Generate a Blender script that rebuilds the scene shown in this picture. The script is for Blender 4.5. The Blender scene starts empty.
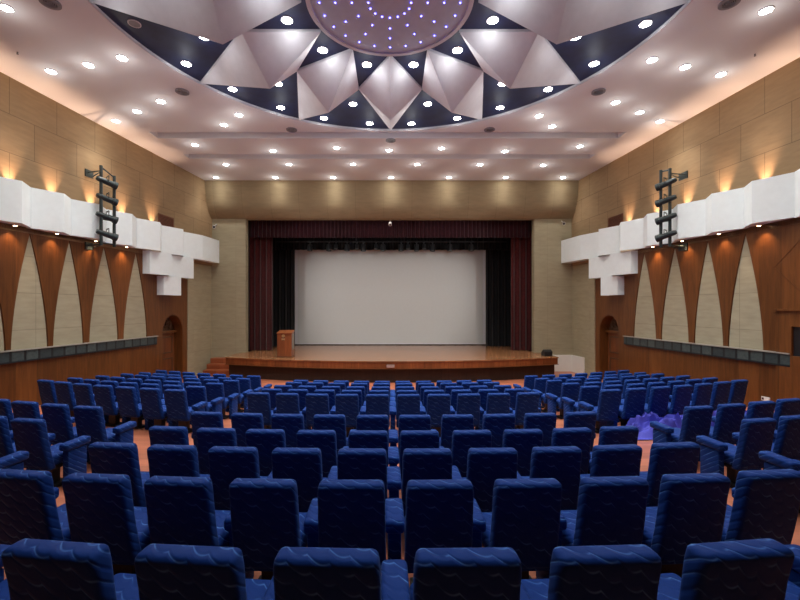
import bpy, bmesh, math, random
from mathutils import Vector, Matrix, noise
R = math.radians
rnd = random.Random(7)
S = bpy.context.scene
COL = S.collection
CAMZ = 3.3
CZ = 9.6                      # ceiling height

# ------------------------------------------------------------------ materials
def nodes(name):
    m = bpy.data.materials.new(name); m.use_nodes = True
    nt = m.node_tree; nt.nodes.clear()
    out = nt.nodes.new('ShaderNodeOutputMaterial'); b = nt.nodes.new('ShaderNodeBsdfPrincipled')
    nt.links.new(b.outputs[0], out.inputs[0])
    return m, nt, b
def N(nt, t, **k):
    n = nt.nodes.new(t)
    for a, v in k.items():
        if a in n.inputs: n.inputs[a].default_value = v
        else: setattr(n, a, v)
    return n
def L(nt, a, b): nt.links.new(a, b)
def c4(c): return (c[0], c[1], c[2], 1)
def plain(name, c, rough=.5, metal=0, spec=.5, var=.12, nscale=6, bump=0):
    m, nt, b = nodes(name)
    b.inputs['Roughness'].default_value = rough; b.inputs['Metallic'].default_value = metal
    b.inputs['Specular IOR Level'].default_value = spec
    tc = N(nt, 'ShaderNodeTexCoord'); no = N(nt, 'ShaderNodeTexNoise', Scale=nscale, Detail=4.)
    L(nt, tc.outputs['Object'], no.inputs['Vector'])
    r = N(nt, 'ShaderNodeValToRGB'); r.color_ramp.elements[0].position = .3; r.color_ramp.elements[1].position = .7
    r.color_ramp.elements[0].color = c4([x*(1-var) for x in c]); r.color_ramp.elements[1].color = c4([min(1, x*(1+var)) for x in c])
    L(nt, no.outputs['Fac'], r.inputs[0]); L(nt, r.outputs[0], b.inputs['Base Color'])
    if bump:
        bp = N(nt, 'ShaderNodeBump', Strength=bump, Distance=.01); L(nt, no.outputs['Fac'], bp.inputs['Height']); L(nt, bp.outputs[0], b.inputs['Normal'])
    return m
def emis(name, c, s):
    m, nt, b = nodes(name); b.inputs['Base Color'].default_value = c4(c)
    b.inputs['Emission Color'].default_value = c4(c); b.inputs['Emission Strength'].default_value = s
    return m
def wood(name, c1, c2, rough=.35, axis='Z', plank=1.2, pz=0., grain=3., groove=.6, use='Y'):
    """grain runs along axis; thin joints every `plank` metres across"""
    m, nt, b = nodes(name); b.inputs['Roughness'].default_value = rough; b.inputs['Specular IOR Level'].default_value = .4
    tc = N(nt, 'ShaderNodeTexCoord'); mp = N(nt, 'ShaderNodeMapping')
    sc = {'X': (.12, 1, 1), 'Y': (1, .12, 1), 'Z': (1, 1, .08)}[axis]
    mp.inputs['Scale'].default_value = [s*grain for s in sc]
    L(nt, tc.outputs['Object'], mp.inputs['Vector'])
    no = N(nt, 'ShaderNodeTexNoise', Scale=4., Detail=8., Roughness=.65, Distortion=.6); L(nt, mp.outputs[0], no.inputs['Vector'])
    r = N(nt, 'ShaderNodeValToRGB'); r.color_ramp.elements[0].position = .32; r.color_ramp.elements[1].position = .68
    r.color_ramp.elements[0].color = c4(c1); r.color_ramp.elements[1].color = c4(c2)
    L(nt, no.outputs['Fac'], r.inputs[0])
    sx = N(nt, 'ShaderNodeSeparateXYZ'); L(nt, tc.outputs['Object'], sx.inputs[0])
    dv = N(nt, 'ShaderNodeMath', operation='DIVIDE'); L(nt, sx.outputs[use], dv.inputs[0]); dv.inputs[1].default_value = plank
    fl = N(nt, 'ShaderNodeMath', operation='FLOOR'); L(nt, dv.outputs[0], fl.inputs[0])
    wn = N(nt, 'ShaderNodeTexWhiteNoise', noise_dimensions='1D'); L(nt, fl.outputs[0], wn.inputs['W'])
    fr = N(nt, 'ShaderNodeMath', operation='FRACT'); L(nt, dv.outputs[0], fr.inputs[0])
    lt = N(nt, 'ShaderNodeMath', operation='LESS_THAN'); L(nt, fr.outputs[0], lt.inputs[0]); lt.inputs[1].default_value = .012/plank
    mr = N(nt, 'ShaderNodeMapRange'); L(nt, wn.outputs['Value'], mr.inputs['Value']); mr.inputs['To Min'].default_value = .8; mr.inputs['To Max'].default_value = 1.15
    m1 = N(nt, 'ShaderNodeMix', data_type='RGBA', blend_type='MULTIPLY'); m1.inputs[0].default_value = 1
    L(nt, r.outputs[0], m1.inputs[6]); L(nt, mr.outputs[0], m1.inputs[7])
    m2 = N(nt, 'ShaderNodeMix', data_type='RGBA'); m2.inputs[7].default_value = c4([x*.35 for x in c1])
    ms = N(nt, 'ShaderNodeMath', operation='MULTIPLY'); L(nt, lt.outputs[0], ms.inputs[0]); ms.inputs[1].default_value = groove
    L(nt, ms.outputs[0], m2.inputs[0]); L(nt, m1.outputs[2], m2.inputs[6]); L(nt, m2.outputs[2], b.inputs['Base Color'])
    return m
def panelled(name, c, w, h, horiz='Y', offz=0., offx=0., seam=.55, rough=.8, stagger=.5, mortar=.008, var=.06):
    """cloth-covered wall panels with thin seams laid in courses"""
    m, nt, b = nodes(name); b.inputs['Roughness'].default_value = rough; b.inputs['Specular IOR Level'].default_value = .25
    tc = N(nt, 'ShaderNodeTexCoord'); sx = N(nt, 'ShaderNodeSeparateXYZ'); L(nt, tc.outputs['Object'], sx.inputs[0])
    ax = N(nt, 'ShaderNodeMath', operation='ADD'); L(nt, sx.outputs[horiz], ax.inputs[0]); ax.inputs[1].default_value = offx
    az = N(nt, 'ShaderNodeMath', operation='ADD'); L(nt, sx.outputs['Z'], az.inputs[0]); az.inputs[1].default_value = offz
    cb = N(nt, 'ShaderNodeCombineXYZ'); L(nt, ax.outputs[0], cb.inputs[0]); L(nt, az.outputs[0], cb.inputs[1])
    br = N(nt, 'ShaderNodeTexBrick'); br.offset = stagger; br.offset_frequency = 2; br.squash = 1
    L(nt, cb.outputs[0], br.inputs['Vector'])
    br.inputs['Scale'].default_value = 1; br.inputs['Brick Width'].default_value = w; br.inputs['Row Height'].default_value = h
    br.inputs['Mortar Size'].default_value = mortar; br.inputs['Mortar Smooth'].default_value = 0
    br.inputs['Color1'].default_value = c4([x*(1+var) for x in c]); br.inputs['Color2'].default_value = c4([x*(1-var) for x in c])
    br.inputs['Mortar'].default_value = c4([x*seam for x in c])
    no = N(nt, 'ShaderNodeTexNoise', Scale=2.2, Detail=6.); mp = N(nt, 'ShaderNodeMapping'); mp.inputs['Scale'].default_value = (1, 1, 5)
    L(nt, tc.outputs['Object'], mp.inputs['Vector']); L(nt, mp.outputs[0], no.inputs['Vector'])
    mr = N(nt, 'ShaderNodeMapRange'); L(nt, no.outputs['Fac'], mr.inputs['Value']); mr.inputs['To Min'].default_value = .8; mr.inputs['To Max'].default_value = 1.2
    m1 = N(nt, 'ShaderNodeMix', data_type='RGBA', blend_type='MULTIPLY'); m1.inputs[0].default_value = 1
    L(nt, br.outputs['Color'], m1.inputs[6]); L(nt, mr.outputs[0], m1.inputs[7]); L(nt, m1.outputs[2], b.inputs['Base Color'])
    return m
def quilt(name, base, thread):
    """blue upholstery stitched in wavy diagonal lines"""
    m, nt, b = nodes(name); b.inputs['Roughness'].default_value = .6; b.inputs['Specular IOR Level'].default_value = .12; b.inputs['Specular Tint'].default_value = (.3, .5, 1, 1)
    b.inputs['Sheen Weight'].default_value = .10; b.inputs['Sheen Roughness'].default_value = .4; b.inputs['Sheen Tint'].default_value = (.35, .55, 1, 1)
    tc = N(nt, 'ShaderNodeTexCoord')
    sx = N(nt, 'ShaderNodeSeparateXYZ'); L(nt, tc.outputs['Object'], sx.inputs[0])
    # v = z + .55 y + .45 x + scallop(x)
    def mul(a, k):
        n = N(nt, 'ShaderNodeMath', operation='MULTIPLY'); L(nt, a, n.inputs[0]); n.inputs[1].default_value = k; return n.outputs[0]
    def add(a, c_):
        n = N(nt, 'ShaderNodeMath', operation='ADD'); L(nt, a, n.inputs[0]); L(nt, c_, n.inputs[1]); return n.outputs[0]
    v = add(add(sx.outputs['Z'], mul(sx.outputs['Y'], .75)), mul(sx.outputs['X'], .42))
    ph = add(mul(sx.outputs['X'], 30.), mul(v, 9.))
    sn = N(nt, 'ShaderNodeMath', operation='SINE'); L(nt, ph, sn.inputs[0])
    ab = N(nt, 'ShaderNodeMath', operation='ABSOLUTE'); L(nt, sn.outputs[0], ab.inputs[0])
    v = add(v, mul(ab.outputs[0], .022))
    v = mul(v, 1/.075)
    pp = N(nt, 'ShaderNodeMath', operation='PINGPONG'); L(nt, v, pp.inputs[0]); pp.inputs[1].default_value = .5
    rp = N(nt, 'ShaderNodeMapRange'); L(nt, pp.outputs[0], rp.inputs['Value'])
    rp.inputs['From Min'].default_value = 0; rp.inputs['From Max'].default_value = .09; rp.inputs['To Min'].default_value = 1; rp.inputs['To Max'].default_value = 0
    no = N(nt, 'ShaderNodeTexNoise', Scale=7., Detail=3.); L(nt, tc.outputs['Object'], no.inputs['Vector'])
    gt = N(nt, 'ShaderNodeMapRange'); L(nt, no.outputs['Fac'], gt.inputs['Value']); gt.inputs['From Min'].default_value = .4; gt.inputs['From Max'].default_value = .65
    f = N(nt, 'ShaderNodeMath', operation='MULTIPLY'); L(nt, rp.outputs[0], f.inputs[0]); L(nt, gt.outputs[0], f.inputs[1])
    mx = N(nt, 'ShaderNodeMix', data_type='RGBA'); L(nt, mul(f.outputs[0], .75), mx.inputs[0])
    mx.inputs[6].default_value = c4(base); mx.inputs[7].default_value = c4(thread)
    L(nt, mx.outputs[2], b.inputs['Base Color'])
    bp = N(nt, 'ShaderNodeBump', Strength=.4, Distance=.008)
    sm = N(nt, 'ShaderNodeMapRange'); L(nt, pp.outputs[0], sm.inputs['Value']); sm.inputs['From Max'].default_value = .3; sm.interpolation_type = 'SMOOTHSTEP'
    L(nt, sm.outputs[0], bp.inputs['Height']); L(nt, bp.outputs[0], b.inputs['Normal'])
    return m
def tiles(name):
    """dark slate tiles with a lighter worn square on each"""
    m, nt, b = nodes(name); b.inputs['Roughness'].default_value = .45
    tc = N(nt, 'ShaderNodeTexCoord'); sx = N(nt, 'ShaderNodeSeparateXYZ'); L(nt, tc.outputs['Object'], sx.inputs[0])
    cb = N(nt, 'ShaderNodeCombineXYZ'); L(nt, sx.outputs['Y'], cb.inputs[0])
    az = N(nt, 'ShaderNodeMath', operation='SUBTRACT'); L(nt, sx.outputs['Z'], az.inputs[0]); az.inputs[1].default_value = 1.77; L(nt, az.outputs[0], cb.inputs[1])
    br = N(nt, 'ShaderNodeTexBrick'); br.offset = 0; L(nt, cb.outputs[0], br.inputs['Vector'])
    br.inputs['Scale'].default_value = 1; br.inputs['Brick Width'].default_value = .40; br.inputs['Row Height'].default_value = .34
    br.inputs['Mortar Size'].default_value = .035; br.inputs['Mortar Smooth'].default_value = 0
    br.inputs['Color1'].default_value = (.06, .085, .085, 1); br.inputs['Color2'].default_value = (.03, .045, .048, 1); br.inputs['Mortar'].default_value = (.011, .014, .016, 1)
    no = N(nt, 'ShaderNodeTexNoise', Scale=14., Detail=5.); L(nt, tc.outputs['Object'], no.inputs['Vector'])
    mr = N(nt, 'ShaderNodeMapRange'); L(nt, no.outputs['Fac'], mr.inputs['Value']); mr.inputs['To Min'].default_value = .5; mr.inputs['To Max'].default_value = 1.6
    m1 = N(nt, 'ShaderNodeMix', data_type='RGBA', blend_type='MULTIPLY'); m1.inputs[0].default_value = 1
    L(nt, br.outputs['Color'], m1.inputs[6]); L(nt, mr.outputs[0], m1.inputs[7]); L(nt, m1.outputs[2], b.inputs['Base Color'])
    return m
def velvet(name, c):
    m = plain(name, c, .85, spec=.1, var=.25, nscale=9)
    b = [n for n in m.node_tree.nodes if n.type == 'BSDF_PRINCIPLED'][0]
    b.inputs['Sheen Weight'].default_value = .3
    return m

M = dict(
    ceiling=plain('ceiling_paint', (.74, .755, .79), .7, var=.02, nscale=.7),
    navy=plain('dark_ceiling', (.016, .028, .085), .55, var=.25, nscale=3),
    petal=plain('petal_paint', (.74, .75, .80), .6, var=.03),
    disc=plain('disc_paint', (.50, .57, .70), .6, var=.04),
    rim=plain('rim_paint', (.60, .58, .62), .5, var=.02),
    wallcloth=panelled('wall_cloth', (.31, .215, .12), 1.38, 1.06, 'Y', offz=-1.16, offx=-.2),
    frontcloth=panelled('front_cloth', (.36, .325, .22), 1.6, 1.06, 'X', offz=-.1, seam=.8, stagger=0, var=.03, mortar=.006),
    sidecloth=panelled('side_cloth', (.37, .33, .22), 1.4, 1.06, 'Y', offz=-.1, seam=.8, stagger=0, var=.03, mortar=.006),
    fascia=panelled('fascia_cloth', (.30, .235, .14), 1.42, 2.4, 'X', offx=.4, seam=.7, stagger=0, var=.05, mortar=.006),
    lancet=panelled('lancet_cloth', (.37, .345, .245), 3.0, 1.05, 'Y', offz=-.55, seam=.72, stagger=0, var=.02),
    wood=wood('veneer', (.105, .036, .009), (.185, .068, .018), .38, 'Z', .6, use='Y', groove=.25),
    wooddark=wood('dark_veneer', (.10, .034, .012), (.16, .055, .02), .4, 'Z', .45, use='X', groove=.3),
    doorwood=wood('door_veneer', (.11, .035, .012), (.19, .062, .02), .4, 'Z', .7, use='Y', groove=.2),
    deck=wood('deck_boards', (.25, .105, .040), (.35, .165, .08), .2, 'X', .12, use='Y', grain=2., groove=.4),
    fasciawood=wood('stage_edge_wood', (.17, .048, .016), (.29, .095, .03), .35, 'Z', .35, use='X', grain=2., groove=.4),
    skirt=wood('stage_skirt_wood', (.022, .011, .007), (.038, .019, .012), .55, 'Z', 1.1, use='X', groove=.8),
    stepwood=wood('step_wood', (.26, .065, .025), (.40, .12, .05), .4, 'X', 1.3, use='X', grain=2.),
    floor=wood('floor_boards', (.34, .105, .053), (.51, .18, .098), .35, 'X', .35, use='Y', grain=1.6, groove=.15),
    white=plain('white_paint', (.83, .93, .96), .6, var=.02),
    whitewall=plain('white_low_wall', (.78, .78, .74), .6, var=.02),
    tiles=tiles('slate_tiles'),
    ledge=plain('ledge', (.28, .27, .24), .5),
    blue=quilt('blue_upholstery', (.008, .033, .170), (.12, .30, .70)),
    black=plain('black_metal', (.012, .012, .014), .45),
    blackcloth=velvet('black_cloth', (.004, .0045, .006)),
    red=velvet('maroon_velvet', (.055, .006, .007)),
    redv=velvet('dark_maroon_velvet', (.028, .004, .008)),
    screen=plain('screen_cloth', (.66, .68, .66), .9, var=.01),
    border=plain('screen_border', (.75, .76, .78), .8, var=.01),
    rig=plain('rig_metal', (.035, .05, .052), .4, .3),
    glass=plain('lens_glass', (.05, .06, .08), .1, var=0),
    grille=plain('grille_paint', (.16, .055, .03), .5),
    lecternw=wood('lectern_veneer', (.20, .06, .02), (.32, .10, .035), .3, 'Z', 2, use='X'),
    brass=plain('brass', (.75, .55, .25), .3, .8),
    chrome=plain('brushed_metal', (.6, .6, .6), .3, .8),
    plastic=plain('white_plastic', (.78, .78, .76), .4, var=.02),
    grey=plain('grey_plastic', (.22, .22, .25), .5),
    violet=plain('violet_cloth', (.045, .048, .40), .75, var=.15, nscale=5),
    lamp=emis('lamp_white', (1, .97, .90), 28),
    lampw=emis('lamp_warm', (1, .72, .42), 10),
    led=emis('led_blue', (.13, .12, 1), 7),
    ornament=plain('carved_wood', (.09, .045, .022), .5),
    doorstrip=plain('door_edge', (.7, .68, .62), .4, var=.02),
)

# ------------------------------------------------------------------ mesh helpers
def tag(o, label=None, cat=None, group=None, kind=None):
    if label: o['label'] = label
    if cat: o['category'] = cat
    if group: o['group'] = group
    if kind: o['kind'] = kind
    return o
def obj(name, bm, mat, parent=None, smooth=False, local=None):
    me = bpy.data.meshes.new(name)
    bmesh.ops.recalc_face_normals(bm, faces=bm.faces)
    bm.to_mesh(me); bm.free()
    me.materials.append(mat)
    if smooth:
        me.polygons.foreach_set('use_smooth', [True]*len(me.polygons))
        try: me.set_sharp_from_angle(angle=R(40))
        except Exception: pass
    o = bpy.data.objects.new(name, me); COL.objects.link(o)
    if parent: o.parent = parent
    return o
def empty(name, loc=(0, 0, 0), rz=0):
    o = bpy.data.objects.new(name, None); COL.objects.link(o); o.location = loc; o.rotation_euler = (0, 0, rz)
    o.empty_display_size = .1
    return o
def BM(): return bmesh.new()
def box(bm, x0, x1, y0, y1, z0, z1, bev=0, seg=2, mat=None):
    r = bmesh.ops.create_cube(bm, size=1)
    vs = r['verts']
    for v in vs:
        v.co = Vector(((x0+x1)/2+v.co.x*(x1-x0), (y0+y1)/2+v.co.y*(y1-y0), (z0+z1)/2+v.co.z*(z1-z0)))
    if bev:
        es = list({e for v in vs for e in v.link_edges})
        g = bmesh.ops.bevel(bm, geom=es, offset=bev, segments=seg, profile=.5, affect='EDGES')
        vs = list({v for f in g['faces'] for v in f.verts} | {v for v in vs if v.is_valid})
    if mat:
        for v in vs:
            if v.is_valid: v.co = mat @ v.co
    return vs
def cyl(bm, p0, p1, r0, r1=None, n=16):
    p0 = Vector(p0); p1 = Vector(p1); d = p1-p0
    r1 = r0 if r1 is None else r1
    rot = d.to_track_quat('Z', 'Y').to_matrix().to_4x4()
    g = bmesh.ops.create_cone(bm, cap_ends=True, segments=n, radius1=r0, radius2=r1, depth=d.length)
    mt = Matrix.Translation((p0+p1)/2) @ rot
    for v in g['verts']: v.co = mt @ v.co
    return g['verts']
def prism(bm, pts, axis_fn, t0, t1):
    """closed polygon pts (2-D) extruded; axis_fn(u,v,t) -> 3-D"""
    a = [bm.verts.new(axis_fn(u, v, t0)) for u, v in pts]; b = [bm.verts.new(axis_fn(u, v, t1)) for u, v in pts]
    n = len(pts)
    bm.faces.new(a[::-1]); bm.faces.new(b)
    for i in range(n): bm.faces.new((a[i], a[(i+1) % n], b[(i+1) % n], b[i]))
def plate(bm, loops, fn, t0, t1):
    """plate with holes: loops of (u,v), first the outline, the rest holes"""
    es = []; rings = []
    for lp in loops:
        vs = [bm.verts.new(fn(u, v, t0)) for u, v in lp]
        rings.append(vs)
        es += [bm.edges.new((vs[i], vs[(i+1) % len(vs)])) for i in range(len(vs))]
    g = bmesh.ops.triangle_fill(bm, use_beauty=True, use_dissolve=False, edges=es)
    fs = [f for f in g['geom'] if isinstance(f, bmesh.types.BMFace)]
    back = []
    mp = {}
    for lp, ring in zip(loops, rings):
        for (u, v), w in zip(lp, ring): mp[w] = bm.verts.new(fn(u, v, t1))
    for f in fs: bm.faces.new([mp[v] for v in f.verts][::-1])
    for ring in rings:
        n = len(ring)
        for i in range(n):
            a, b = ring[i], ring[(i+1) % n]
            bm.faces.new((a, b, mp[b], mp[a]))
def curtain_mesh(x0, x1, y, z0, z1, wl=.26, amp=.07, th=.02, seed=0, slant=0):
    bm = BM(); rn = random.Random(seed); n = max(8, int((x1-x0)/wl*10))
    ph = rn.random()*6; A = []; B = []
    rows = [0, .25, .5, .75, 1]
    G = []
    for j, t in enumerate(rows):
        fr = []; bk = []
        for i in range(n+1):
            x = x0+(x1-x0)*i/n
            w = math.sin(ph+2*math.pi*(x-x0)/wl+.6*math.sin(x*2.3))
            yy = y-amp*w*(1+.25*math.sin(x*1.7))*(1-.3*t)
            fr.append(bm.verts.new((x, yy, z0+(z1-z0)*t))); bk.append(bm.verts.new((x, yy+th, z0+(z1-z0)*t)))
        G.append((fr, bk))
    for j in range(len(rows)-1):
        for k in (0, 1):
            a = G[j][k]; b = G[j+1][k]
            for i in range(n): bm.faces.new((a[i], a[i+1], b[i+1], b[i]))
        for i in (0, n):
            bm.faces.new((G[j][0][i], G[j][1][i], G[j+1][1][i], G[j+1][0][i]))
    for j in (0, -1):
        f, k = G[j]
        for i in range(n): bm.faces.new((f[i], f[i+1], k[i+1], k[i]))
    return bm
ORD = ['zeroth', 'first', 'second', 'third', 'fourth', 'fifth', 'sixth', 'seventh', 'eighth', 'ninth', 'tenth', 'eleventh', 'twelfth']

# ------------------------------------------------------------------ floor
RR = 22.
PROF = [(-9, .0), (.8, .92), (1.8, 1.043), (2.85, 1.18), (3.88, 1.309), (4.88, 1.45), (5.94, 1.541), (8.3, 1.734),
        (9.23, 1.838), (10.25, 1.956), (11.37, 2.075), (12.31, 2.185), (13.3, 2.3), (60, 2.3)]
def floor_c(x, y): return y-x*x/(2*RR)
def floor_z(x, y):
    c = floor_c(x, y)
    for (a, ha), (b, hb) in zip(PROF, PROF[1:]):
        if c <= b:
            return 2.3-(ha+(hb-ha)*(c-a)/(b-a))
    return 0.
bm = BM(); nx, ny = 60, 90
g = [[bm.verts.new((x := -12.9+25.8*i/nx, y := -6.3+27.8*j/ny, floor_z(x, y))) for i in range(nx+1)] for j in range(ny+1)]
for j in range(ny):
    for i in range(nx): bm.faces.new((g[j][i], g[j][i+1], g[j+1][i+1], g[j+1][i]))
tag(obj('floor', bm, M['floor'], smooth=True), kind='structure')

# ------------------------------------------------------------------ side walls
WALL = {-1: (11.86, .125), 1: (11.30, .0977)}
def wx(s, y, p=0):
    a, b = WALL[s]; return s*(a-b*y-p)
def wmap(s):
    return lambda u, v, t: Vector((wx(s, u, t), u, v))
TIPS = [(10.55, .56, .60), (11.8, .52, .55), (13.05, .55, .52), (14.38, .6, .64), (15.88, .62, .60)]
def lancet(yc, wl, wr, z0=2.08, z1=5.42, inset=0):
    pts = []
    n = 14
    for i in range(n+1):
        t = i/n; pts.append((yc-(wl-inset)*(1-t**1.65), z0+(z1-z0)*t))
    for i in range(n-1, -1, -1):
        t = i/n; pts.append((yc+(wr-inset)*(1-t**1.65), z0+(z1-z0)*t))
    return pts
AY0, AY1, ASP = 17.37, 18.74, 2.2
def arch(d=0, z0=0.):
    c = (AY0+AY1)/2; r = (AY1-AY0)/2-d
    pts = [(c-r, z0)]
    for i in range(17):
        a = math.pi-math.pi*i/16; pts.append((c+r*math.cos(a), ASP+(r*1.13)*math.sin(a)))
    pts.append((c+r, z0)); return pts
SN = {-1: 'left', 1: 'right'}
for s in (-1, 1):
    side = SN[s]; mp = wmap(s)
    bm = BM()
    plate(bm, [[(-6.3, 5.4), (21.5, 5.4), (21.5, CZ), (-6.3, CZ)]], mp, 0, -.5)
    a = arch(0, -.2)
    low = [(-6.3, -.2)] + a + [(21.5, -.2), (21.5, 5.4), (-6.3, 5.4)]
    plate(bm, [low], mp, -.08, -.5)
    w = obj('wall_'+side, bm, M['wallcloth']); tag(w, kind='structure')
    # wood cladding with the pointed openings left out
    bm = BM()
    out = [(-6.2, -.2)] + a + [(19.04, -.2), (19.04, 5.6), (-6.2, 5.6)]
    tips = [t for t in TIPS if not (s > 0 and t[0] < 11)]
    plate(bm, [out]+[lancet(*t) for t in tips], mp, 0, -.075)
    obj('wood_cladding', bm, M['wood'], w)
    for t in tips:
        bm = BM(); prism(bm, lancet(*t, inset=.015), mp, -.03, -.07); obj('lancet_panel', bm, M['lancet'], w)
    # plain cloth beyond the wood
    bm = BM(); plate(bm, [[(19.5, -.1), (21.1, -.1), (21.1, 5.6), (19.5, 5.6)]], mp, -.04, -.078); obj('cloth_return', bm, M['sidecloth'], w)
    bm = BM(); plate(bm, [[(19.05, -.1), (19.5, -.1), (19.5, 5.6), (19.05, 5.6)]], mp, .04, -.078); obj('pilaster', bm, M['sidecloth'], w)
    # slate tile band
    ye = 16.95; ys = -6 if s < 0 else 10.53
    bm = BM(); prism(bm, [(ys, 1.76), (ye, 1.76), (ye, 2.08), (ys, 2.08)], mp, .001, .07); obj('tile_band', bm, M['tiles'], w)
    bm = BM(); prism(bm, [(ys, 2.081), (ye+.03, 2.081), (ye+.03, 2.115), (ys, 2.115)], mp, .001, .10); obj('tile_ledge', bm, M['ledge'], w)
    if s > 0:
        bm = BM()
        plate(bm, [[(6.0, -.1), (10.88, -.1), (10.88, 3.2), (6.0, 3.2)], [(7.5, 2.05), (10.5, 2.05), (10.5, 2.80), (7.5, 2.80)]], mp, .001, .065)
        obj('booth_front', bm, M['wood'], w)
        bm = BM(); prism(bm, [(7.49, 2.04), (10.51, 2.04), (10.51, 2.81), (7.49, 2.81)], mp, .002, .012); obj('booth_shade_panel', bm, M['black'], w)  # black panel paints the shade inside the booth opening; no recess is modelled
        bm = BM(); prism(bm, [(5.9, 3.2), (10.95, 3.2), (10.95, 3.25), (5.9, 3.25)], mp, .001, .12); obj('booth_ledge', bm, M['wood'], w)
        bm = BM()   # diamond inlay
        c = (10.0, 4.35); ro, ri = 1.0, .985
        plate(bm, [[(c[0]-ro, c[1]), (c[0], c[1]-ro), (c[0]+ro, c[1]), (c[0], c[1]+ro)], [(c[0]-ri, c[1]), (c[0], c[1]-ri), (c[0]+ri, c[1]), (c[0], c[1]+ri)]], mp, .001, .006)
        obj('diamond_inlay', bm, M['wooddark'], w)
    # arched door in a niche
    d = empty('door_1' if s < 0 else 'door_2', Vector((wx(s, 18.05, -.35), 18.05, 0))); tag(d, kind='structure')
    inv = Matrix.Translation(-d.location)
    def dmap(u, v, t, s=s, d=d): return Vector((wx(s, u, t), u, v))-d.location
    bm = BM(); prism(bm, arch(0, -.1), dmap, -.5, -.42); obj('niche_back', bm, M['ornament'], d)
    bm = BM(); plate(bm, [arch(-.001, -.05)+[], arch(.03, -.04)], dmap, -.42, -.01); obj('niche_lining', bm, M['wood'], d)
    bm = BM(); plate(bm, [[(17.44, 0), (18.66, 0), (18.66, 2.14), (17.44, 2.14)]], dmap, -.41, -.34); leaf = obj('door_leaf', bm, M['doorwood'], d)
    bm = BM(); plate(bm, [[(17.40, 2.15), (18.71, 2.15), (18.71, 2.25), (17.40, 2.25)]], dmap, -.41, -.26); obj('lintel', bm, M['wood'], d)
    bm = BM()
    for q in range(2): plate(bm, [[(17.58, .25+q*1.0), (18.52, .25+q*1.0), (18.52, 1.05+q*.95), (17.58, 1.05+q*.95)], [(17.64, .31+q*1.0), (18.46, .31+q*1.0), (18.46, .99+q*.95), (17.64, .99+q*.95)]], dmap, -.339, -.325)
    obj('door_moulding', bm, M['ornament'], d)
    bm = BM(); a0 = dmap(17.62, 1.02, -.25); cyl(bm, a0, a0+Vector((0, 0, .35)), .018)
    for q in (.02, .33):
        cyl(bm, a0+Vector((0, 0, q)), dmap(17.62, 1.02+q, -.34), .012)
    obj('door_handle', bm, M['chrome'], d)
    if s < 0:
        bm = BM(); plate(bm, [[(17.40, .5), (17.43, .5), (17.43, 2.1), (17.40, 2.1)]], dmap, -.33, -.28); obj('door_edge_strip', bm, M['doorstrip'], d)
    # carved scroll in the arch head
    bm = BM()
    cc = (18.05, 2.32)
    for k, (r0, a0, a1, cx, cz) in enumerate([(.30, 20, 250, -.12, .22), (.18, -60, 190, .20, .20), (.12, 60, 330, -.02, .42), (.34, 200, 330, .05, .40)]):
        n = 14; prev = None
        for i in range(n+1):
            aa = R(a0+(a1-a0)*i/n); rr = r0*(1-.35*i/n)
            p = dmap(cc[0]+cx+rr*math.cos(aa), cc[1]+cz+rr*math.sin(aa), -.36)
            if prev is not None: cyl(bm, prev, p, .035, .03, 8)
            prev = p
    obj('carved_scroll', bm, M['ornament'], d, smooth=True)

# ------------------------------------------------------------------ front wall, fascia, back wall
YF = 21.1
OPL, OPR = -7.5, 7.32
bm = BM(); box(bm, -9.4, OPL, YF, YF+.4, -.1, 7.9); box(bm, OPR, 9.4, YF, YF+.4, -.1, 7.9); box(bm, -9.6, 9.6, YF+.02, YF+.4, 7.83, CZ)
wf = tag(obj('wall_front', bm, M['frontcloth']), kind='structure')
bm = BM()
prof = [(20.45, CZ), (20.48, 9.25), (20.54, 8.85), (20.64, 8.45), (20.80, 8.10), (21.02, 7.86), (YF+.02, 7.82)]
A = [bm.verts.new((-9.5, y, z)) for y, z in prof]; B = [bm.verts.new((9.5, y, z)) for y, z in prof]
for i in range(len(prof)-1): bm.faces.new((A[i], A[i+1], B[i+1], B[i]))
a = bm.verts.new((-9.5, YF+.02, CZ)); b = bm.verts.new((9.5, YF+.02, CZ))
bm.faces.new(A+[a]); bm.faces.new(B+[b]); bm.faces.new((A[-1], a, b, B[-1])); bm.faces.new((A[0], a, b, B[0]))
tag(obj('trim_1', bm, M['fascia'], smooth=True), kind='structure')
bm = BM(); box(bm, -12.9, 12.9, -6.5, -6.2, 0, CZ+.3)
tag(obj('wall_back', bm, M['wooddark']), kind='structure')
# white low wall right of the stage, and its cap
bm = BM(); box(bm, 7.86, 9.25, YF-.06, YF-.001, 0, .84)
prism(bm, [(19.97, 0), (YF, 0), (YF, .84), (19.97, .84)], wmap(1), -.03, .03)
tag(obj('trim_2', bm, M['whitewall']), kind='structure')

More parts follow.
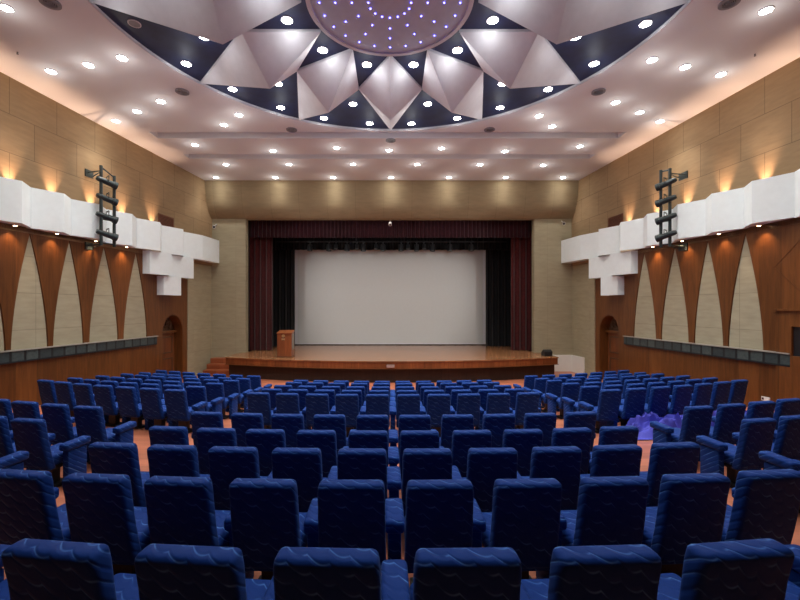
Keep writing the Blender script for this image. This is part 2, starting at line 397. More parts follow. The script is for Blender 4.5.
# ------------------------------------------------------------------ stage house
bm = BM()
box(bm, -9.6, 9.6, 27.0, 27.3, -.1, 11)
box(bm, -9.9, -9.6, YF+.4, 27.3, -.1, 11); box(bm, 9.6, 9.9, YF+.4, 27.3, -.1, 11)
box(bm, -9.9, 9.9, YF+.4, 27.3, 10.6, 10.9)
tag(obj('wall_stage', bm, M['blackcloth']), kind='structure')
DZ = .96
st = empty('stage', (0, 20, 0)); tag(st, 'low wooden stage with a bowed front edge and dark panelled skirt below the screen', 'stage')
def arcpts(y0, y1, hw, n=32):
    return [(-hw+2*hw*i/n, y0+(y1-y0)*abs(-1+2*i/n)**2) for i in range(n+1)]
def smap(u, v, t): return Vector((u, v-20, t))
front = arcpts(17.72, 19.2, 7.8)
bm = BM(); prism(bm, front+[(7.8, YF-.01), (-7.8, YF-.01)], smap, DZ-.05, DZ); box(bm, OPL+.005, OPR-.005, YF-.012-20, 26.98-20, DZ-.05, DZ); obj('deck', bm, M['deck'], st)
bm = BM(); prism(bm, arcpts(17.75, 19.23, 7.77)+[(7.77, YF-.012), (-7.77, YF-.012)], smap, DZ-.33, DZ-.051); obj('edge_band', bm, M['fasciawood'], st)
bm = BM(); prism(bm, arcpts(17.95, 19.40, 7.68)+[(7.68, YF-.014), (-7.68, YF-.014)], smap, 0, DZ-.331); obj('skirt', bm, M['skirt'], st)
bm = BM(); prism(bm, arcpts(17.715, 19.195, 7.81)+arcpts(17.75, 19.23, 7.81)[::-1], smap, DZ-.345, DZ-.325); obj('edge_moulding', bm, M['wood'], st)
bm = BM(); box(bm, -.22, .12, -2.31, -2.26, DZ-.27, DZ-.15, .01); obj('socket_plate', bm, M['chrome'], st)
# steps at the left of the stage
stp = empty('stage_steps', (-8.5, 20.5, 0)); tag(stp, 'reddish wooden steps between the left wall and the stage', 'steps')
for i in range(3):
    bm = BM(); box(bm, -.62, .68, .58-(.42*(i+1)), .59, .0 if i == 2 else .24*(2-i)+.001, .24*(3-i), .015); obj('step', bm, M['stepwood'], stp)

# screen
sc = empty('projection_screen', (-.09, 25.3, DZ)); tag(sc, 'large pale grey projection screen hanging at the back of the stage', 'screen')
bm = BM(); box(bm, -5.70, 5.70, -.01, .01, .12, 5.92); obj('screen_cloth', bm, M['screen'], sc)
bm = BM(); box(bm, -5.87, -5.701, -.012, .012, .10, 5.94); box(bm, 5.701, 5.87, -.012, .012, .10, 5.94); box(bm, -5.87, 5.87, -.02, .02, .05, .119); obj('screen_border', bm, M['border'], sc)
# curtains
def curt(name, label, args, mat, cat='curtain', **k):
    bm = curtain_mesh(*args, **k); o = obj(name, bm, mat, smooth=True); tag(o, label, cat); return o
curt('stage_valance', 'dark maroon pleated valance across the top of the stage opening', (OPL+.02, OPR-.02, 21.75, 6.98, 7.95), M['redv'], amp=.04, wl=.2)
curt('stage_curtain', 'maroon velvet curtain gathered at the left side of the stage', (-7.9, -6.42, 22.1, DZ+.02, 7.9), M['red'], amp=.09, wl=.3, seed=1)
curt('stage_curtain', 'maroon velvet curtain gathered at the right side of the stage', (6.42, 7.8, 22.1, DZ+.02, 7.9), M['red'], amp=.09, wl=.3, seed=2)
curt('black_drape', 'black drape between the left maroon curtain and the screen', (-9.0, -5.75, 24.3, DZ+.02, 9.5), M['blackcloth'], amp=.09, wl=.35, seed=3)
curt('black_drape', 'black drape between the screen and the right maroon curtain', (5.55, 9.0, 24.3, DZ+.02, 9.5), M['blackcloth'], amp=.09, wl=.35, seed=4)
curt('black_border', 'black overhead border drape above the screen', (-9.0, 9.0, 23.9, 6.62, 9.5), M['blackcloth'], amp=.05, wl=.35, seed=5)
curt('black_backdrop', 'black backdrop behind the projection screen', (-9.0, 9.0, 26.6, DZ+.02, 10.4), M['blackcloth'], amp=.05, wl=.5, seed=6)
# stage lights on a bar
bm = BM(); cyl(bm, (-6.5, 23.2, 6.98), (6.5, 23.2, 6.98), .03); 
for x in (-6, -2, 2, 6): cyl(bm, (x, 23.2, 6.98), (x, 23.2, 10.58), .012, n=8)
bar = obj('lighting_bar', bm, M['black']); tag(bar, 'thin black lighting bar hanging above the stage front', 'bar')
xs_l = [(310, 1), (329, 1), (336, .7), (347, 1), (357, .7), (363.5, 1), (376, .7), (383, 1), (401, 1), (408, .7), (416.5, 1), (424, .7), (432.5, 1), (450, 1), (471, 1)]
for i, (px, k) in enumerate(xs_l):
    X = (px-391.7)/411*23.2
    e = empty('stage_light', (X, 23.2, 6.94)); 
    tag(e, 'black stage lantern, %s from the left on the bar over the screen' % ORD[i+1] if i < 12 else 'black stage lantern, %s from the right on the bar over the screen' % ['', 'last', 'second', 'third'][15-i], 'stage light', 'lanterns on the stage bar')
    bm = BM(); cyl(bm, (0, 0, -.12), (0, -.05, -.12-.36*k), .10*k+.02, .14*k+.01); obj('lamp_housing', bm, M['black'], e, True)
    bm = BM(); cyl(bm, (0, 0, .03), (0, 0, -.12), .02, n=8); box(bm, -.05, .05, -.04, .04, -.02, .08, .005); obj('clamp', bm, M['black'], e)

# lectern
lc = empty('lectern', (-4.98, 19.35, DZ)); tag(lc, 'brown wooden lectern with a gold emblem on the left of the stage', 'lectern')
bm = BM(); prism(bm, [(-.28, .05), (.25, .05), (.25, 1.2), (-.28, 1.12)], lambda u, v, t: Vector((t, u, v)), -.33, .33); obj('body', bm, M['lecternw'], lc)
bm = BM(); box(bm, -.36, .36, -.30, .27, 0, .06, .01); obj('base', bm, M['wooddark'], lc)
bm = BM(); prism(bm, [(-.32, 1.10), (.28, 1.20), (.28, 1.24), (-.32, 1.14)], lambda u, v, t: Vector((t, u, v)), -.36, .36); obj('top', bm, M['lecternw'], lc)
bm = BM(); cyl(bm, (-.05, -.281, 1.0), (-.05, -.295, 1.0), .075, n=20); obj('emblem', bm, M['brass'], lc)
bm = BM(); box(bm, -.13, .03, -.292, -.281, .80, .88, .004); obj('name_plate', bm, M['brass'], lc)
bm = BM(); box(bm, .331, .345, -.2, .2, .35, 1.08); obj('side_panel', bm, M['ledge'], lc)
# floor monitor
mo = empty('monitor_speaker', (7.45, 19.75, DZ)); tag(mo, 'small black wedge speaker lying on the right corner of the stage', 'speaker')
bm = BM(); prism(bm, [(-.22, 0), (.2, 0), (.2, .14), (-.02, .30), (-.22, .22)], lambda u, v, t: Vector((t, u, v)), -.19, .19); obj('cabinet', bm, M['black'], mo)
bm = BM(); box(bm, -.17, .17, -.235, -.221, .02, .2); obj('grille', bm, M['black'], mo)

# ------------------------------------------------------------------ white folded blocks along the side walls
PK = [9.7, 11.09, 12.33, 13.62, 15.02, 16.5, 17.97, 19.5]
VL = [10.35, 11.68, 12.95, 14.28, 15.70, 17.12, 18.55]
BT, BB = 6.70, 5.54
def block(s, pts, z0, z1, label, group):
    """pts: (y,p) plan corners of the folded front; open at the back and top"""
    yc = sum(q[0] for q in pts)/len(pts)
    o = Vector((wx(s, yc, 0), yc, z0)); e = empty('acoustic_block', o); tag(e, label, 'wall block', group)
    T = .045
    fn = lambda u, v, t: Vector((wx(s, u, v), u, t))-o
    names = ['face_panel', 'return_panel']
    for i in range(len(pts)-1):
        (y0, p0), (y1, p1) = pts[i], pts[i+1]
        bm = BM(); prism(bm, [(y0, p0), (y1, p1), (y1, p1-T), (y0, p0-T)], fn, z0, z1); obj('face_panel' if abs(y1-y0) > .7 or (len(pts) == 3 and i == 0) else 'return_panel', bm, M['white'], e)
    bm = BM(); prism(bm, [(y, p-T) for y, p in pts]+[(pts[-1][0], .005), (pts[0][0], .005)], fn, z0+.01, z0+.05); obj('underside_panel', bm, M['white'], e)
for s in (-1, 1):
    sd = SN[s]; gp = 'white folded blocks on the %s wall' % sd
    seq = ['nearest the camera', 'second from the camera', 'third from the camera', 'fourth from the camera', 'fifth from the camera', 'sixth from the camera', 'seventh from the camera']
    prev = 9.1
    for i in range(7):
        y0 = VL[i-1] if i else prev
        y1 = VL[i]; pk = PK[i]
        pts = [(y0+.004, .15), (pk, .50), (y1-.004, .15)]
        block(s, pts, BB+(0.02 if i % 2 else 0), BT, 'white folded block %s in the band on the %s wall' % (seq[i], sd), gp)
    block(s, [(18.55, .15), (19.5, .46), (YF-.02, .38 if s < 0 else .55)], BB+.0, BT, 'white folded block turning the corner beside the stage on the %s wall' % sd, gp)
    block(s, [(16.22, .01), (16.24, .27), (17.3, .42), (17.36, .06)], 4.62, BB-.01, 'white lower block on the %s wall, nearer the camera in the middle tier' % sd, gp)
    block(s, [(17.38, .01), (17.40, .25), (18.85, .42), (18.9, .06)], 4.60, BB-.01, 'white lower block on the %s wall, nearer the stage in the middle tier' % sd, gp)
    block(s, [(17.03, .01), (17.05, .27), (17.95, .42), (18.0, .06)], 3.80, 4.59, 'white lowest block at the tip of the stepped group on the %s wall' % sd, gp)

def light(kind, loc, energy, color, parent=None, size=.1, cone=None, blend=.6, aim=None, name='lamp_or_fill_light', sz=None):
    d = bpy.data.lights.new(name, kind); d.energy = energy; d.color = color
    if kind == 'SPOT': d.spot_size = R(cone); d.spot_blend = blend; d.shadow_soft_size = size
    elif kind == 'POINT': d.shadow_soft_size = size
    else: d.size = size
    o = bpy.data.objects.new(name, d); COL.objects.link(o); o.location = loc
    if parent: o.parent = parent
    if aim: o.rotation_euler = Vector(aim).to_track_quat('-Z', 'Y').to_euler()
    return o
# warm up and down lights in the band
UPY = [9.85, 11.2, 12.42, 13.8, 15.15, 16.7]
for s in (-1, 1):
    sd = SN[s]
    for i, y in enumerate(UPY):
        where = 'on the %s wall, %s from camera' % (sd, ['nearest', 'second', 'third', 'fourth', 'fifth', 'sixth'][i]) 
        o = Vector((wx(s, y, .14), y, 6.36))
        e = empty('uplight', o); tag(e, 'small warm uplight behind the white band '+where, 'wall light', 'uplights behind the white blocks')
        bm = BM(); cyl(bm, (0, 0, -.16), (0, 0, 0), .045); lb = obj('lamp_body', bm, M['black'], e, True)
        bm = BM(); cyl(bm, (0, 0, .001), (0, 0, .01), .038); obj('lamp_lens', bm, M['lampw'], lb)
        light('SPOT', (0, 0, .06), 135, (1, .62, .40), e, .03, 56, 1, (s*.06, 0, 1))
        o = Vector((wx(s, y, .20), y, BB))
        e = empty('downlight', o); tag(e, 'small warm downlight under the white band '+where, 'wall light', 'downlights under the white blocks')
        bm = BM(); cyl(bm, (0, 0, -.03), (0, 0, -.004), .055); lb = obj('lamp_ring', bm, M['plastic'], e, True)
        bm = BM(); cyl(bm, (0, 0, -.036), (0, 0, -.031), .04); obj('lamp_lens', bm, M['lampw'], lb)
        light('SPOT', (0, 0, -.07), 26, (1, .60, .34), e, .03, 95, 1, (s*.18, 0, -1))

# ------------------------------------------------------------------ rigs with lanterns on the side walls
def rig(s, y1, p1, y2, p2, wall_y):
    o = Vector((wx(s, y1, p1), y1, 5.3))
    e = empty('lighting_ladder', o); tag(e, 'dark metal ladder frame fixed to the %s wall and carrying four stage lanterns' % SN[s], 'lighting frame')
    P1 = lambda z: Vector((wx(s, y1, p1), y1, z))-o
    P2 = lambda z: Vector((wx(s, y2, p2), y2, z-(.22 if z > 7.6 and s < 0 else 0)))-o
    zt, zb = 7.95, 5.33
    for P in (P1, P2):
        bm = BM(); cyl(bm, P(zb), P(zt), .05, n=8); obj('pole', bm, M['rig'], e, True)
    for z in (zb+.08, 6.2, 6.85, 7.5, zt-.05):
        bm = BM(); cyl(bm, P1(z), P2(z), .025, n=8); obj('rung', bm, M['rig'], e, True)
    for z in (7.78, 5.36):
        bm = BM()
        wl = Vector((wx(s, wall_y, .0), wall_y, z))-o
        cyl(bm, P1(z), wl, .022, n=8); cyl(bm, P1(z-.02), wl+Vector((0, .25, -.06)), .018, n=8)
        box(bm, wl.x-.03, wl.x+.03, wl.y-.1, wl.y+.3, wl.z-.14, wl.z+.1)
        obj('wall_bracket', bm, M['rig'], e)
    for i, z in enumerate((5.72, 6.30, 6.90, 7.46)):
        mid = (P1(z)+P2(z))/2 + o
        off = Vector((-s*.03, -.05, -.02))
        f = empty('stage_lantern', mid+off)
        tag(f, 'dark cylindrical stage lantern on the %s wall ladder, %s' % (SN[s], ['lowest of four', 'second from the bottom', 'second from the top', 'topmost of four'][i]), 'stage light', 'lanterns on the wall ladders')
        dr = Vector((.60, .74, -.24)).normalized()
        if s > 0: dr = Vector((-.58, .74, -.24)).normalized()
        bm = BM(); cyl(bm, -dr*.26, dr*.16, .085, .10, 18); cyl(bm, dr*.16, dr*.28, .12, .125, 18); cyl(bm, -dr*.33, -dr*.26, .06, .085, 18); br_ = obj('barrel', bm, M['rig'], f, True)
        bm = BM(); cyl(bm, dr*.282, dr*.287, .105, n=18); obj('lens', bm, M['glass'], br_)
        light('SPOT', dr*.31, 190, (1, .97, .95), f, .06, 50, .8, Vector((0, 25.3, 3.7))-(mid+off))
        sdv = dr.cross(Vector((0, 0, 1))).normalized()
        bm = BM()
        for q in (-1, 1): cyl(bm, sdv*q*.125, sdv*q*.125+Vector((0, 0, .2)), .012, n=8)
        cyl(bm, sdv*.125+Vector((0, 0, .2)), -sdv*.125+Vector((0, 0, .2)), .012, n=8); cyl(bm, Vector((0, 0, .2)), -off+Vector((0, 0, .16)), .014, n=8)
        obj('yoke', bm, M['rig'], f)
rig(-1, 13.51, .62, 13.9, .74, 13.7)
rig(1, 13.79, .62, 13.98, .78, 13.9)

# air grilles, cctv, sockets
for s in (-1, 1):
    y0, y1 = 17.1, 18.05
    o = Vector((wx(s, 17.55, 0), 17.55, 6.75)); e = empty('air_grille', o); tag(e, 'reddish brown louvred air grille above the white band on the %s wall' % SN[s], 'air grille')
    fn = lambda u, v, t: Vector((wx(s, u, t), u, v))-o
    bm = BM(); plate(bm, [[(y0, 6.72), (y1, 6.72), (y1, 7.20), (y0, 7.20)], [(y0+.04, 6.76), (y1-.04, 6.76), (y1-.04, 7.16), (y0+.04, 7.16)]], fn, .002, .04); obj('frame', bm, M['grille'], e)
    for k in range(7):
        z = 6.78+.055*k; bm = BM(); prism(bm, [(y0+.041, z), (y1-.041, z), (y1-.041, z+.03), (y0+.041, z+.03)], fn, .004, .03); obj('louvre', bm, M['grille'], e)
    bm = BM(); prism(bm, [(y0+.041, 6.761), (y1-.041, 6.761), (y1-.041, 7.159), (y0+.041, 7.159)], fn, .001, .003); obj('backing', bm, M['black'], e)
def cctv(x, y, z, label, face):
    e = empty('security_camera', (x, y, z)); tag(e, label, 'camera')
    bm = BM(); cyl(bm, (0, 0, 0), Vector(face)*.22, .07, .08); obj('housing', bm, M['plastic'], e, True)
    bm = BM(); cyl(bm, Vector(face)*.221, Vector(face)*.235, .055); obj('lens', bm, M['black'], e)
    bm = BM(); cyl(bm, (0, 0, .02), (0, .28, .16), .02); obj('bracket', bm, M['plastic'], e)
cctv(-9.0, 20.82, 7.38, 'small white security camera in the corner left of the stage', (.35, -.85, -.3))
cctv(8.72, 20.82, 7.55, 'small white security camera in the corner right of the stage', (-.35, -.85, -.3))
cctv(-.08, 20.9, 7.58, 'small white security camera above the middle of the stage opening', (0, -.7, -.6))
for s, y in ((-1, 10.85), (1, 11.2)):
    z = 3.3-(396.5-307)*y/411 if s < 0 else 3.3-(399-307)*y/411
    o = Vector((wx(s, y, 0), y, z)); e = empty('wall_socket', o); tag(e, 'white wall socket low on the %s wood panelling' % SN[s], 'socket')
    fn = lambda u, v, t: Vector((wx(s, u, t), u, v))-o
    bm = BM(); prism(bm, [(y-.11, z-.055), (y+.11, z-.055), (y+.11, z+.055), (y-.11, z+.055)], fn, .001, .025); obj('plate', bm, M['plastic'], e)
    bm = BM(); prism(bm, [(y+.04, z-.03), (y+.09, z-.03), (y+.09, z+.03), (y+.04, z+.03)], fn, .026, .03); obj('switch', bm, M['red'], e)

# ------------------------------------------------------------------ ceiling
DC = Vector((-.04, 8.5)); RO = 6.2
bm = BM()
angs = sorted(set([2*math.pi*i/128 for i in range(128)]))
X0, X1, Y0, Y1 = -13, 13, -6.4, 14.8
for cx, cy in ((X0, Y0), (X1, Y0), (X1, Y1), (X0, Y1)): angs.append(math.atan2(cy-DC.y, cx-DC.x) % (2*math.pi))
angs.sort()
inn = []; outr = []; up = []
for a in angs:
    ca, sa = math.cos(a), math.sin(a); ts = []
    if abs(ca) > 1e-9: ts.append(((X1 if ca > 0 else X0)-DC.x)/ca)
    if abs(sa) > 1e-9: ts.append(((Y1 if sa > 0 else Y0)-DC.y)/sa)
    t = min(ts)
    inn.append(bm.verts.new((DC.x+RO*ca, DC.y+RO*sa, CZ))); outr.append(bm.verts.new((DC.x+t*ca, DC.y+t*sa, CZ)))
    up.append(bm.verts.new((DC.x+RO*ca, DC.y+RO*sa, CZ+.10)))
n = len(angs)
for i in range(n):
    j = (i+1) % n
    bm.faces.new((inn[i], inn[j], outr[j], outr[i])); bm.faces.new((inn[i], inn[j], up[j], up[i]))
def flat(x0, x1, y0, y1, z=CZ):
    v = [bm.verts.new(q) for q in ((x0, y0, z), (x1, y0, z), (x1, y1, z), (x0, y1, z))]; bm.faces.new(v)
def slot(x0, x1, y0, y1, d=.22):
    flat(-13, x0, y0, y1); flat(x1, 13, y0, y1); flat(x0, x1, y0, y1, CZ+d)
    for (a, b) in (((x0, y0), (x1, y0)), ((x1, y0), (x1, y1)), ((x1, y1), (x0, y1)), ((x0, y1), (x0, y0))):
        v = [bm.verts.new(q) for q in ((a[0], a[1], CZ), (b[0], b[1], CZ), (b[0], b[1], CZ+d), (a[0], a[1], CZ+d))]; bm.faces.new(v)
slot(-8.75, 8.45, 14.8, 15.35); flat(-13, 13, 15.35, 16.95); slot(-8.6, 8.4, 16.95, 17.45); flat(-13, 13, 17.45, 21.2)
ceil = tag(obj('ceiling', bm, M['ceiling']), kind='structure')
bm = BM(); cyl(bm, (DC.x, DC.y, CZ+.07), (DC.x, DC.y, CZ+.3), RO+.05, n=96); obj('dark_recess', bm, M['navy'], ceil)
def ring(bm, c, r0, r1, z0, z1, n=96):
    q = []
    for i in range(n):
        a = 2*math.pi*i/n; ca, sa = math.cos(a), math.sin(a)
        q.append([bm.verts.new((c.x+r*ca, c.y+r*sa, z)) for r, z in ((r0, z0), (r1, z0), (r1, z1), (r0, z1))])
    for i in range(n):
        a, b = q[i], q[(i+1) % n]
        for k in range(4): bm.faces.new((a[k], a[(k+1) % 4], b[(k+1) % 4], b[k]))
bm = BM(); ring(bm, DC, RO-.004, RO+.02, CZ-.012, CZ+.02); obj('recess_rim', bm, M['rim'], ceil, True)
# petals
PN = {0: 'pointing straight at the stage', 1: 'first', 2: 'second', 3: 'third'}
def pol(r, a, z): return Vector((DC.x+r*math.sin(a), DC.y+r*math.cos(a), z))
for k in range(-3, 4):
    a = R(30*k)
    o = pol(3.5, a, CZ)
    pts = [pol(1.83, a, CZ), pol(3.53, a+R(15), CZ), pol(6.18, a, CZ), pol(3.53, a-R(15), CZ)]
    apx = pol(3.45, a, CZ-.87)
    bm = BM()
    A = [bm.verts.new(p-o) for p in pts]; U = [bm.verts.new(p-o+Vector((0, 0, .068))) for p in pts]; T = bm.verts.new(apx-o)
    for i in range(4):
        j = (i+1) % 4; bm.faces.new((A[i], A[j], T)); bm.faces.new((A[i], A[j], U[j], U[i]))
    bm.faces.new(U)
    p = obj('ceiling_petal', bm, M['petal']); p.location = o
    lab = 'white faceted kite-shaped ceiling panel pointing straight at the stage' if k == 0 else 'white faceted kite-shaped ceiling panel, %s to the %s of the central one' % (ORD[abs(k)], 'right' if k > 0 else 'left')
    tag(p, lab, 'ceiling panel', 'kite panels around the ceiling disc')
# led disc
dk = empty('led_ceiling_disc', (DC.x, DC.y, CZ)); tag(dk, 'round grey ceiling disc dotted with small blue lights', 'ceiling light')
bm = BM(); cyl(bm, (0, 0, -.04), (0, 0, .06), 1.64, n=96); obj('disc', bm, M['disc'], dk)
bm = BM(); ring(bm, Vector((0, 0)), 1.63, 1.72, -.07, .06); obj('disc_rim', bm, M['rim'], dk, True)
led = [(0.44, 16, 0), (.78, 12, 0), (1.12, 12, 0), (1.45, 24, 0)]
first = None
for r, n, ph in led:
    for i in range(n):
        a = 2*math.pi*i/n+ph
        if first is None:
            bm = BM(); cyl(bm, (0, 0, -.012), (0, 0, 0), .017, n=10); first = obj('led', bm, M['led'], dk); d = first
        else:
            d = first.copy(); COL.objects.link(d)
        d.location = (r*math.sin(a), r*math.cos(a)-.05, -.04)

# downlights
def dl_lib():
    bm = BM(); ring(bm, Vector((0, 0)), .115, .135, -.02, 0, 24); a = obj('trim_ring', bm, M['rim'], None, True)
    bm = BM(); cyl(bm, (0, 0, -.022), (0, 0, -.004), .114, n=24); b = obj('lamp_lens', bm, M['lamp'])
    return a, b
ra, rb = dl_lib(); first_used = [False]
DLW = 118; FILLW = 2.5
def dlight(x, y, z, label, group, lit=True, w=None, cone=104, col=(1, .95, .9), k=1.0):
    e = empty('ceiling_downlight', (x, y, z)); tag(e, label, 'downlight', group)
    if not first_used[0]: a, b = ra, rb; first_used[0] = True
    else:
        a = ra.copy(); COL.objects.link(a)
        b = rb.copy(); COL.objects.link(b)
    a.parent = e; b.parent = a
    if not lit:
        b.data = b.data.copy(); b.data.materials[0] = M['grey']; return
    light('SPOT', (0, 0, -.06), (DLW if w is None else w)*k, col, e, .08, cone, 1., (0, 0, -1))
    light('POINT', (0, 0, -.38), FILLW, col, e, .12)  # added unseen fill, floats below the fixture to brighten the ceiling evenly
G = 'downlights in the dark ceiling ring'
def angname(d):
    d = round(d, 1)
    return '%g degrees %s of the stage direction' % (abs(d), 'left' if d < 0 else 'right')
for k in range(12):
    d = 15+30*k
    if d > 180: d -= 360
    sdn = 'left' if d < 0 else 'right'; nm = {15: 'first', 45: 'second', 75: 'third', 105: 'fourth', 135: 'fifth', 165: 'sixth'}[abs(d)]
    for r, dd, pl in ((2.36, 0, 'next to the round disc'), (4.52, 0, 'in the middle of the outer triangle'), (5.78, -7.8, 'on the rim, left of the triangle'), (5.78, 7.8, 'on the rim, right of the triangle')):
        p = pol(r, R(d+dd), CZ+.07)
        lit = not (k == 9 and dd < 0)
        if abs(d) > 110 and (r < 4 or (dd < 0) == (d > 0)): continue
        dlight(p.x, p.y, p.z, 'white downlight %s, %s dark triangle %s of centre' % (pl, nm, sdn), G, lit, col=(.90, .94, 1), k=.9)
G = 'downlights in the white ceiling'
def cpos(px, py):
    y = 6.3*411/(307-py); return (px-391.7)/411*y, y
rows_dl = [
    ('row against the stage fascia', [(217, 178.5), (276, 178.2), (333.5, 178), (391, 178), (448.5, 178.2), (505, 178.5), (562, 179)]),
    ('row between the second slot and the fascia', [(226, 164.3), (289, 164), (353, 164), (417, 164), (480, 164.3), (543, 165)]),
    ('row between the two ceiling slots', [(195, 144.5), (273, 150.5), (336.5, 147.5), (389, 150), (441.5, 148), (505, 151), (580, 146)]),
    ('arc just outside the dark ring', [(122, 57.5), (161, 101), (224, 124.5), (239, 114.5), (539, 115.5), (552, 126), (615.5, 102), (652, 59.5)]),
    ('line along the side walls', [(51, 71), (88.5, 64.5), (116, 120.5), (137, 111), (640, 112), (660, 121), (685, 66.5), (721, 74), (6, 7.5), (766, 10)]),
]
for nm, pts in rows_dl:
    pts = sorted(pts)
    for i, (px, py) in enumerate(pts):
        x, y = cpos(px, py)
        if nm.startswith('row against'): y = 19.95; x = (px-391.7)/411*20.07
        n = len(pts)
        pos = ORD[i+1]+' from the left'
        dlight(x, y, CZ-.001, 'round downlight, %s in %s' % (pos, nm), G, col=(1, .95, .88), w=(70 if nm.startswith('row against') else None))
# round ceiling speakers / vents
for k in range(-3, 4):
    p = pol(7.02, R(30*k), CZ)
    e = empty('ceiling_speaker', p); tag(e, 'round grey ceiling speaker outside the dark ring, ' + ('straight ahead' if k == 0 else ORD[abs(k)]+(' to the left of the middle one' if k < 0 else ' to the right of the middle one')), 'ceiling speaker', 'round speakers around the dark ring')
    bm = BM(); ring(bm, Vector((0, 0)), .13, .19, -.03, 0, 32); obj('rim', bm, M['grey'], e, True)
    bm = BM()
    for r in (.025, .055, .09, .12): ring(bm, Vector((0, 0)), r-.007, r+.007, -.025, -.004, 24)
    obj('vanes', bm, M['grey'], e, True)
    bm = BM(); cyl(bm, (0, 0, -.004), (0, 0, 0), .13, n=32); obj('backing', bm, M['black'], e)
for px, py in ((17.5, 52), (755, 54)):
    x, y = cpos(px, py); bm = BM(); cyl(bm, (0, 0, -.05), (0, 0, .02), .012, .02, 10); cyl(bm, (0, 0, -.055), (0, 0, -.05), .025, n=12)
    o = obj('sprinkler_head', bm, M['grey']); o.location = (x, y, CZ); tag(o, 'tiny dark sprinkler head on the white ceiling near the %s wall' % ('left' if px < 400 else 'right'), 'sprinkler')

# ------------------------------------------------------------------ seats
PITCH = .615
def rear_y(z):          # recline curve of the rear face
    t = (1.0-z)
    return .02+.15*t*t+.07*t
def make_back():
    bm = BM(); box(bm, -.233, .233, 0, .105, .27, .985, .032, 4)
    for z in (.36, .45, .54, .63, .72, .81, .90):
        bmesh.ops.bisect_plane(bm, geom=bm.verts[:]+bm.edges[:]+bm.faces[:], plane_co=(0, 0, z), plane_no=(0, 0, 1))
    for v in bm.verts:
        z = v.co.z
        v.co.x *= 1+.05*(1.0-z) - (.02 if z > .95 else 0)
        rear = 1-v.co.y/.105
        v.co.y += rear_y(z) - .02*rear*math.exp(-((z-.95)/.07)**2)
        v.co.z += -.012*(v.co.x/.228)**2 if z > .9 else 0
    return bm
def make_seat():
    bm = BM(); box(bm, -.225, .225, .12, .68, .30, .45, .05, 4)
    for y in (.3, .42, .55):
        bmesh.ops.bisect_plane(bm, geom=bm.verts[:]+bm.edges[:]+bm.faces[:], plane_co=(0, y, 0), plane_no=(0, 1, 0))
    for v in bm.verts:
        if v.co.z > .4: v.co.z += .02*(1-(v.co.x/.225)**2)+.02*(v.co.y-.2)
    return bm
def make_arm():
    bm = BM(); box(bm, -.075, .075, .27, .64, .49, .59, .03, 3)
    for v in bm.verts: v.co.z += .05*(v.co.y-.27)
    return bm
PH = 1.03
lib = {}
def seat_proto():
    root = empty('auditorium_seat')
    lib['backrest'] = obj('backrest', make_back(), M['blue'], root, True)
    lib['seat'] = obj('seat_cushion', make_seat(), M['blue'], root, True)
    lib['pan'] = None
    bm = BM(); box(bm, -.20, .20, .22, .62, .25, .305, .015); lib['pan'] = obj('seat_pan', bm, M['black'], root)
    bm = BM(); box(bm, -.10, .10, .30, .42, .02, .26, .01); box(bm, -.18, .18, .24, .50, -.02, .03, .008); lib['leg'] = obj('pedestal', bm, M['black'], root)
    a = obj('armrest', make_arm(), M['blue'], root, True); a.location = (-PITCH/2, 0, 0); lib['arm'] = a
    bm = BM(); box(bm, -.05, .05, .31, .59, -.05, .495, .015); p = obj('arm_panel', bm, M['blue'], a, True); lib['panel'] = p
    return root
proto = seat_proto(); used = [False]
def place_seat(x, y, ang, label, group, extra_right=False):
    if not used[0]:
        r = proto; used[0] = True
    else:
        r = proto.copy(); COL.objects.link(r)
        for k in ('backrest', 'seat', 'pan', 'leg', 'arm'):
            c = lib[k].copy(); COL.objects.link(c); c.parent = r
        q = lib['panel'].copy(); COL.objects.link(q); q.parent = c
    if extra_right:
        c = lib['arm'].copy(); COL.objects.link(c); c.parent = r; c.location = (PITCH/2, 0, 0)
        q = lib['panel'].copy(); COL.objects.link(q); q.parent = c
    x += .06*math.sin(ang)+.028; y -= .06*math.cos(ang)
    fx, fy = x-.3*math.sin(ang), y+.3*math.cos(ang)
    r.location = (x, y, floor_z(fx, fy)+.02); r.rotation_euler = (0, 0, ang)
    tag(r, label, 'seat', group)
def row_pos(z0, s):
    a = s/RR
    return RR*math.sin(a), z0+RR*(1-math.cos(a)), s
ROWS = [('A', 1.80), ('B', 2.854), ('C', 3.878), ('D', 4.879), ('E', 5.939), ('F', 8.304), ('G', 9.229), ('H', 10.254), ('J', 11.367), ('K', 12.311), ('L', 13.3)]
def rowlabel(i):
    if i < 5: return '%s row, rear section' % ['nearest', 'second', 'third', 'fourth', 'fifth'][i]
    return '%s row beyond cross aisle' % ORD[i-4]
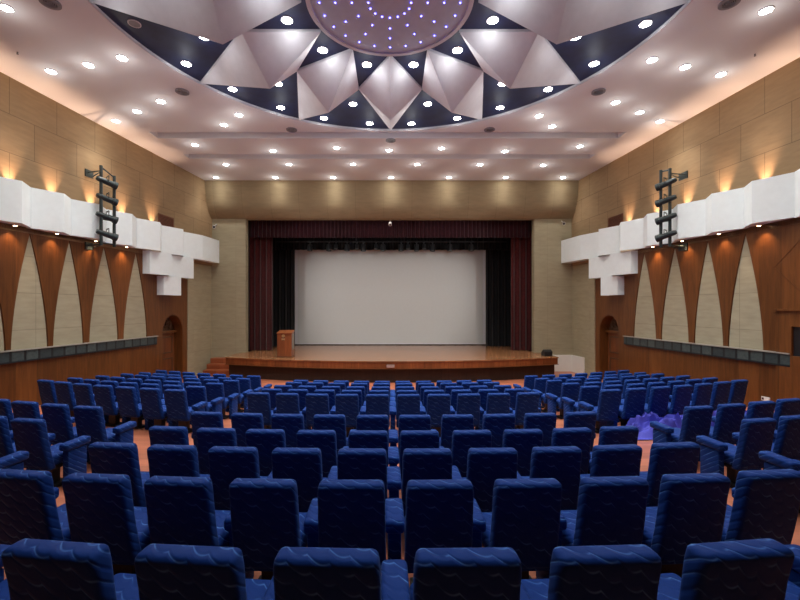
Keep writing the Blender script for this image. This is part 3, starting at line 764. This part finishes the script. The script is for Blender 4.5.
for i, (nm, z0) in enumerate(ROWS):
    def put(s, label, group, extra):
        x, y, ss = row_pos(z0, s)
        j = .012*(rnd.random()-.5)
        facing = ss/RR*(1.5 if i == 0 else .8)
        place_seat(x+j, y-.0, facing + R(rnd.uniform(-1, 1)), label, group, extra)
    cen = 'seats of the centre block'
    if i < 10:
        nmax = 5 if i else 4
        for sg in (-1, 1):
            for k in range(1, nmax+1):
                s = sg*((k-.5)*.62)
                lab = 'blue seat, %s %s of centre, middle block, %s' % (ORD[k], 'left' if sg < 0 else 'right', rowlabel(i))
                put(s, lab, 'centre block seats, '+rowlabel(i), (sg > 0 and k == nmax))
    sp = .67 if i < 5 else .66
    if i < 5: cnt = [0, 0, 1, 3, 5][i]; s0 = 4.86
    else: cnt = 7; s0 = 4.70
    for sg in (-1, 1):
        for k in range(cnt):
            s = sg*(s0+k*sp)
            lab = 'blue seat, %s from aisle, %s block, %s' % (ORD[k+1], 'left' if sg < 0 else 'right', rowlabel(i))
            put(s, lab, '%s side block seats, %s' % ('left' if sg < 0 else 'right', rowlabel(i)), (sg < 0 and k == 0) or (sg > 0 and k == cnt-1))

# ------------------------------------------------------------------ violet cloths
def cloth(x, y, sx, sy, h, seed, label):
    bm = BM(); n = 46; g = []
    for j in range(n+1):
        row = []
        for i in range(n+1):
            u = -1+2*i/n; v = -1+2*j/n
            d = max(0, 1-(abs(u)**2.2+abs(v)**2.2)**.5)
            w = 1+.18*noise.noise(Vector((u*1.7+seed, v*1.7, 3)))
            X = x+u*sx/2*w; Y = y+v*sy/2*w
            f = noise.noise(Vector((u*1.6+seed, v*1.6, seed)))
            rd = abs(noise.noise(Vector((u*3.1+seed*2, v*3.1+u*1.5, 1.3))))
            rd2 = abs(noise.noise(Vector((u*6.1, v*6.3+u*2, seed+5.))))
            zz = h*min(1, d*2.2)*(.5+.4*f+1.3*(.35-rd)+.45*(.3-rd2))
            row.append(bm.verts.new((X, Y, floor_z(X, Y)+.012+max(0, zz)+.006*rd2)))
        g.append(row)
    for j in range(n):
        for i in range(n): bm.faces.new((g[j][i], g[j][i+1], g[j+1][i+1], g[j+1][i]))
    o = obj('violet_cloth', bm, M['violet'], smooth=True)
    md = o.modifiers.new('thickness', 'SOLIDIFY'); md.thickness = .006; md.offset = 1
    tag(o, label, 'cloth')
cloth(5.8, 8.75, 1.9, .9, .40, 1.7, 'crumpled violet cloth heaped in the cross aisle beside the right rear seats')
cloth(6.95, 8.3, 1.3, .7, .5, 4.2, 'violet cloth heaped behind the right rear side block, seen between seat backs')
for q, (x, y, lab) in enumerate([(0.02, 2.42, 'small folded violet cloth on the floor in the centre gap behind the second row'),
                            (0.0, 7.1, 'small folded violet cloth on the floor at the middle of the cross aisle'),
                            (-5.6, 8.1, 'small violet cloth scrap on the floor behind the left front block')]):
    bm = BM(); z = floor_z(x, y)
    box(bm, -.14, .14, -.18, .18, .0, .035, .012); box(bm, -.13, .12, -.165, .17, .034, .065, .012)
    o = obj('folded_cloth', bm, M['violet'], smooth=True); o.location = (x, y, z+.012); tag(o, lab, 'cloth')

# ------------------------------------------------------------------ world, camera, view
w = bpy.data.worlds.new('world'); S.world = w; w.use_nodes = True
w.node_tree.nodes['Background'].inputs[0].default_value = (.02, .02, .025, 1)
cam = bpy.data.cameras.new('camera'); co = bpy.data.objects.new('camera', cam); COL.objects.link(co)
co.location = (0, 0, CAMZ); co.rotation_euler = (R(90), 0, 0)
cam.sensor_width = 36; cam.lens = 411/800*36; cam.shift_x = (400-391.7)/800; cam.shift_y = 7/800
cam.clip_start = .05; cam.clip_end = 200
S.camera = co
S.view_settings.view_transform = 'Standard'; S.view_settings.look = 'None'; S.view_settings.exposure = 1.0; S.view_settings.gamma = 1
S.view_settings.use_curve_mapping = False
